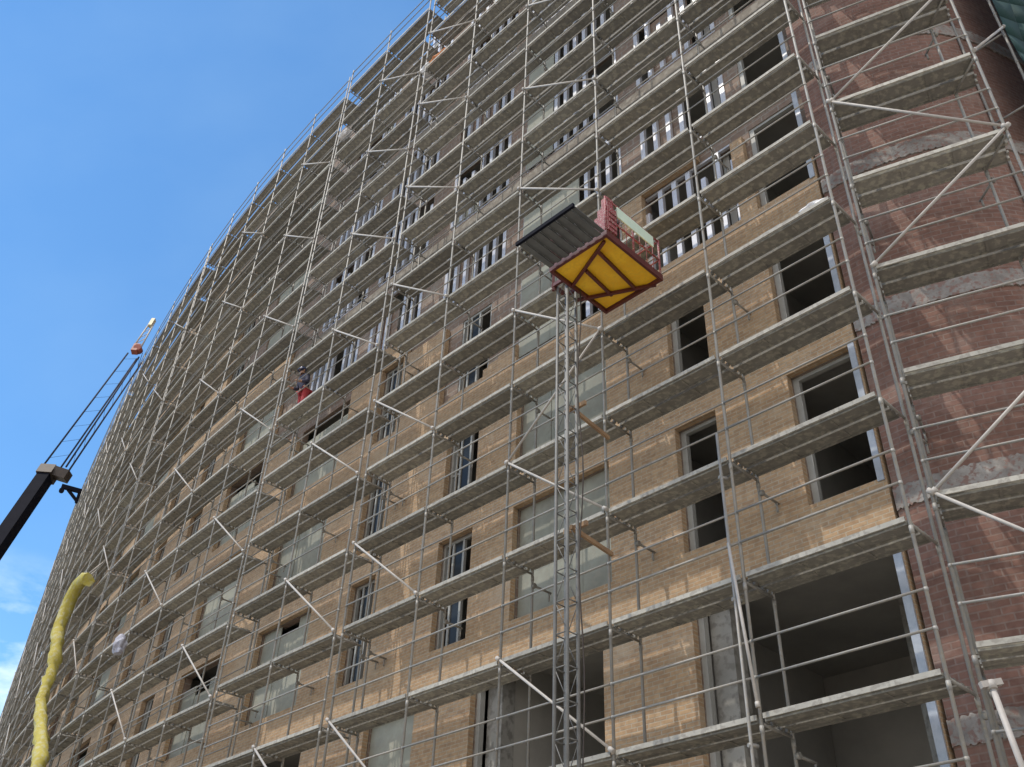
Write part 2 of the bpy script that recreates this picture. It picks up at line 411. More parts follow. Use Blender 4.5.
# infill of the openings; each frame, board and stud set is its own part, far ones past 100 of a kind in one
def lbox(mb, s0, s1, d0, d1, z0, z1):
    sm = (s0+s1)/2; t = T(sm); n = NN(sm); c = W(sm, (d0+d1)/2, (z0+z1)/2)
    mb.box(c, (t.x, t.y, 0), (s1-s0)/2, (n.x, n.y, 0), (d1-d0)/2, (0,0,1), (z1-z0)/2)
count = {}
rest = {}
def emit(name, mat, mb, lim=100):
    count[name] = count.get(name, 0)+1
    if count[name] < lim: return bpart(mb, name, mat)
    r = rest.setdefault((name, mat), MB())
    b = len(r.v); r.v += mb.v; r.f += [tuple(i+b for i in f) for f in mb.f]; r.uv += mb.uv; r.sm += mb.sm
    return None
openings.sort(key=lambda o: o[0]*1.0 + o[2]*.35)
for (a, b_, z0, z1, kd, k) in openings:
    if kd in ('a', 'b'):
        mb = MB(); d = 1.385
        w = .11
        lbox(mb, b_-w, b_+.012, d, d+.1, z0+.002, z1-.002); lbox(mb, a-.012, a+.05, d, d+.1, z0+.002, z1-.002)
        lbox(mb, a+.051, b_-w-.001, d+.003, d+.09, z1-.07, z1-.002); lbox(mb, a+.051, b_-w-.001, d+.003, d+.09, z0+.002, z0+.05)
        emit('window_frame', 'frame', mb)
        if kd == 'a':
            mb = MB(); lbox(mb, a-.07, a+.035, 1.17, 1.197, z0-.05, z1+.02)
            emit('jamb_film', 'film', mb)
    elif kd == 'mull':
        mb = MB(); d = 1.385; w = b_-a
        lbox(mb, a-.01, a+.06, d, d+.08, z0+.002, z1-.002); lbox(mb, b_-.06, b_+.01, d, d+.08, z0+.002, z1-.002)
        for fr in (.42, .72): lbox(mb, a+w*fr-.03, a+w*fr+.03, d, d+.07, z0+.07, z1-.07)
        lbox(mb, a+.061, b_-.061, d+.003, d+.075, z1-.065, z1-.002); lbox(mb, a+.061, b_-.061, d+.003, d+.075, z0+.002, z0+.065)
        lbox(mb, a+w*.72+.03, b_-.061, d+.006, d+.07, z0+1.0, z0+1.05)
        f = emit('window_frame', 'frame', mb)
        # some sashes already glazed / boarded from inside
        mb = MB(); lbox(mb, a+w*.42+.031, a+w*.72-.031, d+.03, d+.04, z0+.07, z1-.07)
        emit('window_pane', 'frame' if rnd.random() < .15 else 'glass', mb)
    elif kd == 'board':
        if rnd.random() < .1 and a > 25: continue
        n = max(2, int(round((b_-a)/.9)))
        top = z1 if rnd.random() < .7 else z1-.45
        mb = MB()
        for q in range(n):
            u0 = a+(b_-a)*q/n+.006; u1 = a+(b_-a)*(q+1)/n-.006
            if rnd.random() < .13 and a > 20: continue
            lbox(mb, u0, u1, 1.40+rnd.random()*.03, 1.44, z0+.002, top-rnd.choice((0, 0, 0, .3))-.003)
        if mb.v: emit('gypsum_board', 'green', mb)
    elif kd == 'stud':
        mb = MB()
        n = int((b_-a)/.36)
        for q in range(n+1):
            if rnd.random() < .06: continue
            u = a+.05+(b_-a-.1)*q/n
            lbox(mb, u-.06, u+.06, 1.33, 1.43, z0+.06, z1-.06-rnd.choice((0, 0, 0, .5)))
        lbox(mb, a, b_, 1.37, 1.445, z0+.002, z0+.055); lbox(mb, a, b_, 1.37, 1.445, z1-.055, z1-.002)
        emit('stud_frame', 'stud', mb)
        if a == 5.4 and k < 6:
            mb = MB(); lbox(mb, 7.7, 8.72, 1.30, 1.325, z0+.03, z1-.03)
            if k in (2, 3): lbox(mb, 6.75, 7.69, 1.30, 1.325, z0+.03, z1-.6)
            emit('gypsum_board', 'green', mb)
        elif rnd.random() < .6:
            mb = MB()
            u0 = a + (b_-a)*rnd.choice((0, .3, .5)); u1 = min(b_, u0+rnd.choice((.9, 1.3)))
            lbox(mb, u0+.01, u1-.01, 1.46, 1.475, z0+.06, z1-rnd.choice((.1, .8)))
            emit('gypsum_board', 'green' if rnd.random() < .5 else 'block', mb)
for (name, mat), r in rest.items():
    o = bpart(r, name, mat); o['kind'] = 'stuff'
# brick end films beside the big opening
mb = MB(); lbox(mb, .68, .80, 1.16, 1.197, 4.3, 8.6); bpart(mb, 'jamb_film', 'film')

# ------------------------------------------------------------------ red hollow-brick corner
KP = [(5.6, 12.06), (6.1, 11.55), (6.95, 11.02), (7.8, 10.80), (8.75, 10.95), (9.8, 11.35), (11.4, 11.9), (14.0, 12.6), (18.0, 13.4)]
def spline(P, n=8):
    P = [Vector(p) for p in P]; out = []
    Q = [P[0]*2-P[1]] + P + [P[-1]*2-P[-2]]
    for i in range(1, len(Q)-2):
        for k in range(n):
            t = k/n
            out.append(.5*((2*Q[i]) + (Q[i+1]-Q[i-1])*t + (2*Q[i-1]-5*Q[i]+4*Q[i+1]-Q[i+2])*t*t + (-Q[i-1]+3*Q[i]-3*Q[i+1]+Q[i+2])*t**3))
    out.append(P[-1]); return out
SP = spline(KP)
CB = empty('corner_tower', (7.8, 13, 0), 0, 'rounded stair tower of raw red hollow brick at the right edge, beside the tan block', 'building')
def cpart(mb, name, mat):
    o = mb.build(name, M[mat]); o.parent = CB; o.matrix_parent_inverse = Matrix.Translation(-Vector(CB.location)); return o
def ribbon(path, off, z0, z1, dz=None, jitter=0):
    mb = MB(); L = 0; ns = []
    for i, p in enumerate(path):
        d = (path[min(i+1, len(path)-1)]-path[max(i-1, 0)]).normalized(); ns.append(Vector((d.y, -d.x)))
    Ls = [0]
    for a, b_ in zip(path[:-1], path[1:]): Ls.append(Ls[-1]+(b_-a).length)
    Q = [p+n*off for p, n in zip(path, ns)]
    jt = [(rnd.uniform(-jitter, jitter), rnd.uniform(-jitter, jitter)) for _ in Q]
    for i in range(len(Q)-1):
        a, b_ = Q[i], Q[i+1]
        za, ta = z0+jt[i][0], z1+jt[i][1]; zb_, tb = z0+jt[i+1][0], z1+jt[i+1][1]
        mb.face([(a.x,a.y,za),(b_.x,b_.y,zb_),(b_.x,b_.y,tb),(a.x,a.y,ta)], [(Ls[i],za),(Ls[i+1],zb_),(Ls[i+1],tb),(Ls[i],ta)])
        if off:
            c, d = path[i], path[i+1]
            mb.face([(a.x,a.y,za),(c.x,c.y,za),(d.x,d.y,zb_),(b_.x,b_.y,zb_)]); mb.face([(a.x,a.y,ta),(b_.x,b_.y,tb),(d.x,d.y,tb),(c.x,c.y,ta)])
    return mb
cpart(ribbon(SP, 0, 0, 36), 'red_brick_wall', 'redblock')
FINE = spline(KP, 24)
for k in range(-2, 9):
    z = 8.85 + 3.33*k if k >= -1 else 1.4
    cpart(ribbon(FINE, .03, z, z+.34, jitter=.022), 'concrete_band', 'concd')
mb = MB(); ctr = Vector((6.5, 19, 36.0))
pts = [Vector((p.x, p.y, 36.0)) for p in SP] + [Vector((18, 20, 36)), Vector((6.0, 20, 36))]
mb.face(pts); cpart(mb, 'roof', 'conc')

# ------------------------------------------------------------------ scaffolding
RS = .026
NL = 17
def frame_mesh(z0, depth=.73, top=35.3, levels=range(NL)):
    mb = MB()
    for y in (0, depth):
        mb.tube((0, y, .08), (0, y, top if y == 0 else top-1.0), RS, 7)
        mb.abox(-.075, .075, y-.075, y+.075, .0, .012)
    for k in levels:
        z = z0 + 2*k - .10
        mb.tube((0, .03, z), (0, depth-.03, z), .022, 6)
        for y in (0, depth):
            mb.tube((0, y, z-.14), (0, y, z-.03), .032, 7)
        for h in (.5, 1.0):
            mb.tube((0, 0, z+.1+h-.025), (0, 0, z+.1+h+.025), .033, 6)
        if k % 2 == 0:
            mb.tube((.05, depth, z-.25), (.05, depth+.45, z-.25), .022, 6)
            mb.tube((.02, depth, z-.25), (.08, depth, z-.25), .05, 6)
            mb.tube((.05, depth+.4, z-.25), (.05, depth+.4, z-.42), .018, 6)
    return mb
def deck_mesh(L, depth=.73):
    mb = MB(); g = .05
    for (y0, y1) in ((.02, .315), (.365, .655)):
        mb.abox(g, L-g, y0, y1, -.055, -.018)
        for x in (L*.33, L*.67): mb.abox(x-.02, x+.02, y0+.021, y1-.021, -.068, -.0555)
        mb.abox(g, L-g, y0, y0+.02, -.085, -.0555); mb.abox(g, L-g, y1-.02, y1, -.085, -.0555)
        for x in (g-.04, L-g): mb.abox(x, x+.04, y0+.05, y0+.11, -.09, -.04); mb.abox(x, x+.04, y1-.11, y1-.05, -.09, -.04)
    return mb
def rail_mesh(L, inner=False):
    mb = MB()
    if inner:
        for h in (.5, 1.0): mb.tube((.02, .70, h), (L-.02, .70, h), .0175, 6)
    for h in (.5, 1.0): mb.tube((.02, -.03, h), (L-.02, -.03, h), .0175, 6)
    return mb
def edge_mesh(L):
    mb = MB()
    mb.abox(.05, L-.05, -.028, -.004, -.055, .015)
    return mb
_cache = {}
def cached(key, fn):
    if key not in _cache: _cache[key] = fn()
    return _cache[key]
def run(posts, normals, z0, label, braces, group='scaffold sections along the facade', levels=range(NL), skip=(), inner=False):
    """posts: plan points, right to left; the local x of a bay runs along it, y goes into the building"""
    root = empty('scaffolding', (posts[0].x, posts[0].y, 0), 0, label, 'scaffolding', group)
    L0 = Vector((posts[0].x, posts[0].y, 0))
    top = z0 + 2*(NL-1) + 1.25
    fm = cached(('f', z0), lambda: frame_mesh(z0, top=top, levels=levels).mesh('scaffold_frame', M['steel']))
    for p, n in zip(posts, normals):
        rz = math.atan2(-n.x, n.y)
        link('scaffold_frame', fm, root, Vector((p.x, p.y, 0))-L0, rz)
    for i in range(len(posts)-1):
        a, b_ = posts[i], posts[i+1]
        d = b_-a; L = d.length
        n = (normals[i]+normals[i+1]).normalized()
        # keep local y into the building; start from whichever end gives a right-handed bay
        tl = Vector((n.y, -n.x))
        if tl.dot(d) > 0: o, tl = a, d.normalized()
        else: o, tl = b_, -d.normalized()
        rz = math.atan2(tl.y, tl.x)
        Lk = round(L, 2)
        dm = cached(('d', Lk), lambda: deck_mesh(Lk).mesh('deck', M['deck']))
        rm = cached(('r', Lk, inner), lambda: rail_mesh(Lk, inner).mesh('guard_rail', M['steel']))
        em = cached(('e', Lk), lambda: edge_mesh(Lk).mesh('deck_edge_strip', M['toe']))
        for k in levels:
            if (i, k) in skip: continue
            loc = Vector((o.x, o.y, z0+2*k))-L0
            dk = link('deck', dm, root, loc + Vector((0, 0, rnd.uniform(-.012, .012))), rz)
            te = link('deck_edge_strip', em, dk)
            link('guard_rail', rm, root, loc, rz)
    for (i, ka, j, kb) in braces:
        a, b_ = posts[i], posts[j]; na = -normals[i]*.05
        p = Vector((a.x+na.x, a.y+na.y, z0+2*ka+.02))-L0; q = Vector((b_.x+na.x, b_.y+na.y, z0+2*kb+.02))-L0
        mb = MB().tube(p, q, .024, 7)
        for e, f in ((p, q), (q, p)):
            dd = (f-e).normalized()
            mb.tube(e-dd*.05, e+dd*.05, .04, 6)
        mb.build('diagonal_brace', M['steelw'], root)
    return root
M['toe'] = noisy('pale_deck_edge', (.42, .405, .36), (.32, .31, .275), 2.5, .7, .0, .1, rand=.22, dirt=(.27, .255, .225))
# level index k: deck at z0+2k, z0=2 -> k=2 is z=6 (lowest one in the photograph)
def facade_run(s0, nb, z0, label, braces, skip=(), inner=False):
    ss = [s0+2.5*i for i in range(nb+1)]
    return run([C(s) for s in ss], [NN(s) for s in ss], z0, label, braces, skip=skip, inner=inner)
r1 = []
for k in range(3, 16, 2): r1 += [(3, k, 2, k-1), (5, k, 4, k-1)]
facade_run(0.0, 5, 2.0, 'scaffold section right behind the yellow-floored hoist, ending at the red corner', r1 + [(3, 5, 2, 6)])
r2 = []
for k in range(3, 16, 2): r2 += [(1, k, 0, k-1)]
facade_run(12.8, 2, 2.0, 'narrow two-bay scaffold section carrying the worker in red trousers', r2)
labs = ['scaffold section left of the red-trousered worker, with the grey-blue sack hung on it', 'scaffold section on the far bend that carries the yellow rubble sleeve',
        'scaffold section behind the crane boom tip, left of the yellow sleeve', 'scaffold section at the silhouette of the bend with a black bracket on its top', 'farthest scaffold section, mostly hidden round the bend']
for i, lb in enumerate(labs):
    br = []
    for k in range(3, 16, 2): br += [(1, k, 0, k-1), (3, k, 2, k-1)]
    facade_run(18.0 + 12.75*i, 5, 1.75, lb, br, inner=True)
# corner run in front of the red tower
RP = [Vector((5.42, 10.62)), Vector((7.5, 9.48)), Vector((8.86, 10.27))]
NET_END = Vector((10.6, 10.75))
RN = [Vector((.50, .866)), Vector((-.05, 1.0)).normalized(), Vector((-.65, .76)).normalized()]
run(RP, RN, 2.25, 'curved scaffold section round the red hollow-brick stair tower', [(0, 7, 1, 6), (1, 6, 0, 5), (1, 4, 0, 3), (0, 3, 1, 2), (1, 8, 0, 7), (1, 7, 2, 8), (0, 9, 1, 8), (1, 10, 0, 9), (1, 2, 0, 1)], skip={(1, k) for k in range(NL)})
# a spare standard strapped beside the second post and loose tubes
def prop(name, mb, mat, label, cat, loc=(0, 0, 0), rz=0, group=None):
    return tag(mb.build(name, M[mat], None, loc, rz), label, cat, group)
p = C(2.53) - NN(2.53)*.07
mb = MB().tube((0, 0, .0), (.0, 0, 10.4), .024, 7)
for z in (1.6, 3.6, 5.6, 7.6, 9.6): mb.tube((-.04, .0, z), (.10, .04, z), .03, 6)
prop('scaffold_tube', mb, 'steel', 'extra upright tube clamped to the second post from the red corner', 'scaffold tube', (p.x-.09, p.y+.03, .02))
a = W(2.62, -.12, 8.5); b_ = W(2.42, -.16, 6.05)
prop('scaffold_tube', MB().tube((0,0,0), b_-a, .024, 7).tube((b_-a)*.97, b_-a, .032, 7), 'steelw', 'loose pale tube hanging free in front of the large dark ground opening', 'scaffold tube', a)

# ------------------------------------------------------------------ hoist
E1 = Vector((.688, -.726, 0)); E2 = Vector((.726, .688, 0)); E3 = Vector((0, 0, 1))
HO = Vector((.62, 12.78, 0))     # front left corner of the yellow floor, z handled below
ZF = 14.0
hroot = empty('mast_hoist', (1.0, 13.1, 0), 0, 'construction hoist with yellow platform floor riding a thin lattice mast', 'hoist')
hb = Vector(hroot.location)
def hp(a, b, c): return HO + E1*a + E2*b + E3*c - hb
def hbox(mb, a0, a1, b0, b1, c0, c1):
    mb.box(hp((a0+a1)/2, (b0+b1)/2, (c0+c1)/2), E1, (a1-a0)/2, E2, (b1-b0)/2, E3, (c1-c0)/2)
    return mb
WP, DP, FD = 1.30, 1.52, .84
fl = hbox(MB(), .03, WP-.03, .03, DP-.03, ZF+.01, ZF+.05).build('platform_floor', M['yellow'], hroot)
mb = MB()
hbox(mb, 0, WP, -.02, .03, ZF-.06, ZF+.07); hbox(mb, 0, WP, DP-.02, DP+.03, ZF-.06, ZF+.07)
hbox(mb, -.03, .02, -.02, DP+.03, ZF-.063, ZF+.073); hbox(mb, WP-.02, WP+.03, -.02, DP+.03, ZF-.063, ZF+.073)
mb.build('platform_frame', M['maroon'], hroot)
def cross(P, Q, w=.05):
    P = Vector((P[0], P[1], ZF-.03))-hb; Q = Vector((Q[0], Q[1], ZF-.03))-hb
    return MB().bar(P, Q, w, .06)
for i, (P, Q) in enumerate([((1.5, 11.99), (1.03, 13.17)), ((1.41, 12.24), (2.21, 13.18)), ((1.25, 12.74), (1.78, 13.36)), ((1.09, 13.55), (2.55, 13.02))]):
    o = cross(P, Q).build('cross_bar', M['maroon'], hroot); o.location.z -= .004*i
mb = MB()
n = 7
for k in range(n):
    a0 = WP*k/n
    hbox(mb, a0+.01, a0+WP/n*.62, -FD, -.05, ZF-.01, ZF+.02)
    hbox(mb, a0+WP/n*.62, a0+WP/n+.01, -FD, -.05, ZF+.025, ZF+.04)
mb.build('loading_ramp', M['ribbed'], hroot)
mb = hbox(MB(), -.03, WP+.03, -FD-.05, -FD, ZF-.03, ZF+.05); mb.build('ramp_edge', M['black'], hroot)
# railings
mb = MB()
for (a, b) in ((WP, 0), (WP, DP*.5), (WP, DP), (0, DP), (0, 0)):
    mb.tube(hp(a, b, ZF+.1), hp(a, b, ZF+.95), .02, 7)
for h in (.45, .93):
    mb.tube(hp(WP, 0, ZF+h), hp(WP, DP, ZF+h), .02, 6); mb.tube(hp(WP, DP, ZF+h), hp(0, DP, ZF+h), .02, 6)
    mb.tube(hp(0, DP, ZF+h), hp(0, 0, ZF+h), .02, 6)
for k in range(1, 8):
    mb.tube(hp(WP, DP*k/8, ZF+.12), hp(WP, DP*k/8, ZF+.8), .008, 5)
mb.build('side_railing', M['red'], hroot)
mb = MB(); hbox(mb, WP+.03, WP+.05, .28, DP*.86, ZF+.60, ZF+.86); sg = mb.build('rail_board', M['signw'], hroot)
mb = MB(); hbox(mb, WP-.20, WP+.04, .02, .26, ZF+.12, ZF+.72); hbox(mb, WP-.14, WP-.0, .06, .22, ZF+.72, ZF+1.0)
hbox(mb, WP-.30, WP-.22, .05, .25, ZF+.25, ZF+.6)
for k in range(4): hbox(mb, WP+.043, WP+.06, .04, .24, ZF+.2+.12*k, ZF+.26+.12*k)
mb.build('drive_box', M['red'], hroot)
# mast, lattice of two front tubes and one rear with zig-zag rungs
mc = HO - E1*.19 + E2*.62
mb = MB()
cs = [mc - E1*.12 - E2*.11, mc + E1*.12 - E2*.11, mc + E1*.12 + E2*.12, mc - E1*.12 + E2*.12]
for c in cs: mb.tube(c-hb+E3*.1, c-hb+E3*(ZF+1.9), .028, 7)
z = .3; k = 0
while z < ZF+1.6:
    for i in range(4):
        p, q = cs[i]-hb, cs[(i+1) % 4]-hb
        mb.tube(p+E3*z, q+E3*z, .011, 5)
        if i in (0, 2): mb.tube((p if k % 2 else q)+E3*z, (q if k % 2 else p)+E3*(z+.5), .007, 5)
    z += .5; k += 1
mb.build('mast', M['maststeel'], hroot)
for z in (5.2, 9.1, 12.9-1.5):
    mb = MB(); t = C(4.92); tt = Vector((t.x, t.y, 0))
    mb.bar(mc-hb+E2*.1+E3*z, tt-hb+E3*z+Vector((0,0,.05)), .05, .07); mb.bar(mc-hb-E1*.2+E2*.17+E3*(z+.003), mc-hb+E1*.28+E2*.17+E3*(z+.003), .05, .08)
    mb.build('mast_tie', M['timber'], hroot)
mb = MB()
for zz in (ZF+.12, ZF+.75, ZF+1.3):
    for sgn in (-1, 1): mb.bar(mc-hb+E1*.17*sgn-E2*.2+E3*zz, mc-hb+E1*.17*sgn+E2*.22+E3*zz, .05, .08)
    for sgn in (-1, 1): mb.bar(mc-hb-E1*.2+E2*.18*sgn+E3*(zz+.003), mc-hb+E1*.24+E2*.18*sgn+E3*(zz+.003), .05, .08)
for a_ in (-1, 1):
    for b_ in (-1, 1): mb.bar(mc-hb+E1*.17*a_+E2*.18*b_+E3*(ZF+.0), mc-hb+E1*.17*a_+E2*.18*b_+E3*(ZF+1.35), .05, .05)
mb.build('carriage', M['maroon'], hroot)
mb = MB()
pts = [mc-hb+E1*(.26+.03*math.sin(q*.9))+E2*(.05+.03*math.cos(q*.7))+E3*(ZF-.05-q*.45) for q in range(31)]
mb.sweep(pts, .012, 6); mb.build('power_cable', M['craned'], hroot)
mb = MB(); mb.box(mc-hb+E3*.05, E1, .5, E2, .45, E3, .05); mb.build('base_plate', M['craned'], hroot)

# ------------------------------------------------------------------ debris net right of the tower
mb = MB()
a, b_ = RP[2], NET_END
out = Vector((.25, -.97))*.08
nx, nz = 10, 34
b2 = b_ + (b_-a)*1.2
G = [[None]*(nz+1) for _ in range(nx+1)]
for i in range(nx+1):
    for j in range(nz+1):
        p = a.lerp(b2, i/nx) + out*(1+.5*math.sin(i*1.9+j*.7)+.4*math.sin(j*1.3))
        G[i][j] = Vector((p.x, p.y, 15.8 + 19.0*j/nz + (.25*math.sin(i*2.1) if j == 0 else 0)))
for i in range(nx):
    for j in range(nz):
        mb.face([G[i][j], G[i+1][j], G[i+1][j+1], G[i][j+1]], smooth=True)
o = prop('debris_net', mb, 'net', 'dark green debris netting hung on the scaffold in the top right corner', 'net')
sm = o.modifiers.new('thickness', 'SOLIDIFY'); sm.thickness = .012

# ------------------------------------------------------------------ yellow rubble sleeve
mb = MB()
path = []; rs = []
c0 = W(33.9, -.55, 0)
top = [(32.1, -.4, 17.75), (32.8, -.45, 18.05), (33.4, -.5, 18.0), (33.8, -.55, 17.6), (33.95, -.55, 17.1)]
for q in top: path.append(W(*q)); rs.append(.22 if q[0] > 32.5 else .25)
knots = [(33.9, 16.4), (33.2, 14.8), (32.4, 13.1), (31.1, 11.6), (29.6, 10.3), (29.0, 8.0), (28.8, 4.0), (28.7, .8)]
k = 0
for (sa, za), (sb_, zb_) in zip(knots[:-1], knots[1:]):
    m_ = max(2, int((za-zb_)/.2))
    for q in range(m_):
        f = q/m_; z = za+(zb_-za)*f
        path.append(W(sa+(sb_-sa)*f+.05*math.sin(z*2), -.55+.06*math.cos(z*1.7), z)); rs.append((.185, .20, .215, .235)[k % 4]+.03*math.sin(z*1.3)); k += 1
mb.sweep(path, rs, 12, True)
mb.v = [(v[0]+rnd.uniform(-.045, .045), v[1]+rnd.uniform(-.045, .045), v[2]+rnd.uniform(-.05, .05)) for v in mb.v]
ch = prop('rubble_chute', mb, 'chute', 'bright yellow plastic rubble sleeve hanging down the far scaffold at left', 'chute')
mb = MB()
for s_ in (32.4, 33.3): mb.tube(W(s_, -.5, 18.0), W(s_, -.03, 18.75), .03, 6)
mb.tube(W(32.1, -.03, 18.75), W(33.6, -.03, 18.75), .03, 6)
mb.build('support_frame', M['steelw'], ch)

# ------------------------------------------------------------------ crane
CRb = Vector((-19.2, 23.6, 0))
crane = empty('mobile_crane', CRb, 0, 'mobile crane with black telescopic boom and thin lattice fly jib against the sky', 'crane')
def pix(x, y, hd):
    f, cx, cy = 972.9, 512, 383.5
    v = Vector(((x-cx)/f, (cy-y)/f, 1.0))
    d = Vector((v.dot(Vector(CR)), v.dot(Vector(CH)), v.dot(Vector(CU))))
    k = hd/math.hypot(d.x, d.y)
    return d*k + Vector((0, 0, 1.7))
CR = (0.99905227, -0.04352667, 0.0); CH = (-0.02626545, -0.60286164, 0.7974133); CU = (0.03470875, 0.79665756, 0.60343354)
head = pix(46, 476, 36.0) - CRb
low_ = pix(2, 540, 34.8) - CRb
dirb = (head-low_).normalized()
foot = head - dirb*((head.z-2.6)/dirb.z)
off = Vector((foot.x, foot.y, 0))
CRb = CRb + off; crane.location = CRb
head -= off; foot -= off
side = dirb.cross(Vector((0, 0, 1))).normalized(); upb = side.cross(dirb)
def seg(p, q, w, h, name, mat):
    mb = MB().bar(p, q, w, h); return mb.build(name, M[mat], crane)
L = (head-foot).length
seg(foot, foot+dirb*L*.42, .78, .86, 'boom_section', 'black'); seg(foot+dirb*L*.40, foot+dirb*L*.72, .58, .63, 'boom_section', 'black'); seg(foot+dirb*L*.70, head, .45, .50, 'boom_section', 'black')
mb = MB()
mb.box(head+dirb*.12, dirb, .24, side, .28, upb, .30); 
rightd = Vector((.93, -.36, 0))
mb.box(head+Vector((.52, .05, .12)), Vector((1, .1, -.25)), .28, Vector((0, 1, 0)), .2, Vector((.25, 0, 1)), .19)
mb.build('boom_head', M['craned'], crane)
jt = pix(136, 349, 38.2) - CRb; jtip = pix(152, 323, 38.6) - CRb
jb = [pix(43, 466, 36) - CRb, pix(51, 463, 36.2) - CRb, pix(60, 465, 36.2) - CRb, pix(66, 467, 36) - CRb]
je = [pix(128, 353, 38.2) - CRb, pix(131, 351, 38.4) - CRb, pix(136, 355, 38.4) - CRb, pix(139, 357, 38.2) - CRb]
# same jib with real depth: move two of its chords back
for a_ in (jb, je):
    a_[1] += Vector((.1, .55, 0)); a_[2] += Vector((.1, .55, 0))
mb = MB()
for a_, b_ in zip(jb, je): mb.tube(a_, b_, .035, 6)
mb.build('jib_chords', M['jib'], crane)
mb = MB(); nb = 16
for i in range(nb):
    for (c, d) in ((0, 1), (1, 2), (2, 3), (3, 0)):
        p = jb[c].lerp(je[c], i/nb); q = jb[d].lerp(je[d], (i+1)/nb)
        if c in (0, 2) and i % 2: mb.tube(p, q, .006, 4)
mb.build('jib_lacing', M['jib'], crane)
mb = MB(); jd = (jtip-jt).normalized()
js = jd.cross(Vector((0, 1, 0))).normalized()
mb.box(jt, jd, .24, js, .13, jd.cross(js), .14)
mb.tube(jt-js*.1-Vector((0,.16,0)), jt-js*.1+Vector((0,.16,0)), .17, 12)
mb.build('sheave_block', M['orangered'], crane)
mb = MB()
for o_ in (-1, 1): mb.tube(jt+js*.18*o_, jtip+js*.1*o_, .035, 6)
for i in range(5): mb.tube(jt.lerp(jtip, i/5)+js*.16, jt.lerp(jtip, (i+1)/5)-js*.12, .016, 5)
mb.build('jib_tip_frame', M['steelw'], crane)
mb = MB(); mb.box(jtip, jd, .26, js, .08, jd.cross(js), .10); mb.build('jib_tip', M['jibt'], crane)
# hoist rope and hook hanging on the far side of the tip, carrier on the ground
mb = MB(); mb.tube(jt+Vector((.35, 0, -.2)), jt+Vector((.35, 0, -1.0)), .012, 5); mb.build('hoist_rope', M['black'], crane)
mb = MB()
fx, fy = foot.x, foot.y
mb.abox(fx-1.3, fx+1.3, fy-6.5, fy+4.0, 1.0, 1.5); mb.build('carrier_chassis', M['craned'], crane)
mb = MB(); mb.abox(fx-1.25, fx-.1, fy-8.2, fy-6.4, .9, 2.6); mb.abox(fx-1.2, fx-.15, fy-8.0, fy-6.6, 2.6, 2.9); mb.build('driver_cab', M['jibt'], crane)
mb = MB(); mb.abox(fx-1.1, fx-.25, fy-8.23, fy-8.2, 1.7, 2.5); mb.build('cab_window', M['glass'], crane)
mb = MB(); mb.abox(fx-1.2, fx+1.2, fy-2.2, fy+2.2, 1.52, 2.5); mb.build('slewing_body', M['jibt'], crane)
for sx in (-1, 1):
    for yy in (-6.0, -4.4, .2, 1.8):
        MB().tube((fx+sx*1.0, fy+yy, .55), (fx+sx*1.35, fy+yy, .55), .55, 16).build('wheel', M['rubber'], crane)
    for yy in (-2.6, 3.6):
        mb = MB(); mb.bar((fx+sx*1.2, fy+yy, 1.2), (fx+sx*3.0, fy+yy, 1.2), .25, .25); mb.tube((fx+sx*3.0, fy+yy, .06), (fx+sx*3.0, fy+yy, 1.1), .09, 8); mb.tube((fx+sx*3.0, fy+yy, .01), (fx+sx*3.0, fy+yy, .06), .35, 12)
        mb.build('outrigger', M['craned'], crane)

a = pix(991, 684, 11.75); b_ = pix(1044, 825, 11.45)
mb = MB().tube((0, 0, 0), b_-a, .035, 8); d_ = (b_-a).normalized()
mb.tube(-d_*.03, d_*.07, .055, 8); mb.bar(Vector((-.12, .0, -.02)), Vector((.12, .0, .03)), .07, .07)
prop('prop_tube', mb, 'steelw', 'pale leaning prop tube with a head clamp against the red brick, lower right corner', 'prop', a)
# ------------------------------------------------------------------ roof brackets
def bracket(s, z, label, out=1.3):
    n = NN(s); t = T(s)
    mb = MB()
    P = lambda d, zz, u=0: Vector((n.x*d + t.x*u, n.y*d + t.y*u, zz))
    mb.bar(P(.9, 0), P(-out, 0), .22, .28); mb.bar(P(-.1, -.75), P(-out*.65, -.12), .14, .18); mb.bar(P(-.1, -.9), P(-.1, .1), .16, .16)
    mb.tube(P(-out+.1, -.3, -.12), P(-out+.1, -.3, .12), .16, 10)
    c = C(s)
    prop('davit_bracket', mb, 'black', label, 'bracket', (c.x, c.y, z), 0, 'davit brackets on the scaffold top')
bracket(57.0, 34.0, 'black davit bracket jutting past the far roofline beside the crane boom head')
bracket(11.6, 34.6, 'black davit bracket on the roofline at the top edge of the photo', 1.0)

# ------------------------------------------------------------------ sacks and loose things on the decks
def sack(name, loc, size, mat, label, cat, seed=0):
    import bmesh
    r = random.Random(seed)
    bm = bmesh.new(); bmesh.ops.create_icosphere(bm, subdivisions=3, radius=1.0)
    ph = [r.uniform(0, 6) for _ in range(6)]
    for v in bm.verts:
        c = v.co
        k = 1 + .2*math.sin(c.x*4+ph[0])*math.sin(c.y*5+ph[1]) + .18*math.sin(c.z*6+ph[2]+c.x*3) + .16*math.sin(c.x*13+ph[3])*math.sin(c.z*11+ph[4]) + .1*math.sin(c.x*23+c.z*17)
        z = c.z
        v.co = Vector((c.x*size[0]*k, c.y*size[1]*k, (max(z, -.72)+.72)/1.72*size[2]*(1+.12*math.sin(c.x*5+ph[5]))))
    me = bpy.data.meshes.new(name); bm.to_mesh(me); bm.free(); me.materials.append(M[mat])
    for p in me.polygons: p.use_smooth = False
    o = link(name, me, None, loc, theta(5)); return tag(o, label, cat)
sack('plastic_sheet', W(.38, .10, 14.0), (.30, .10, .17), 'sack', 'crumpled white plastic sheet on the deck beside the red corner', 'plastic sheet', 1)
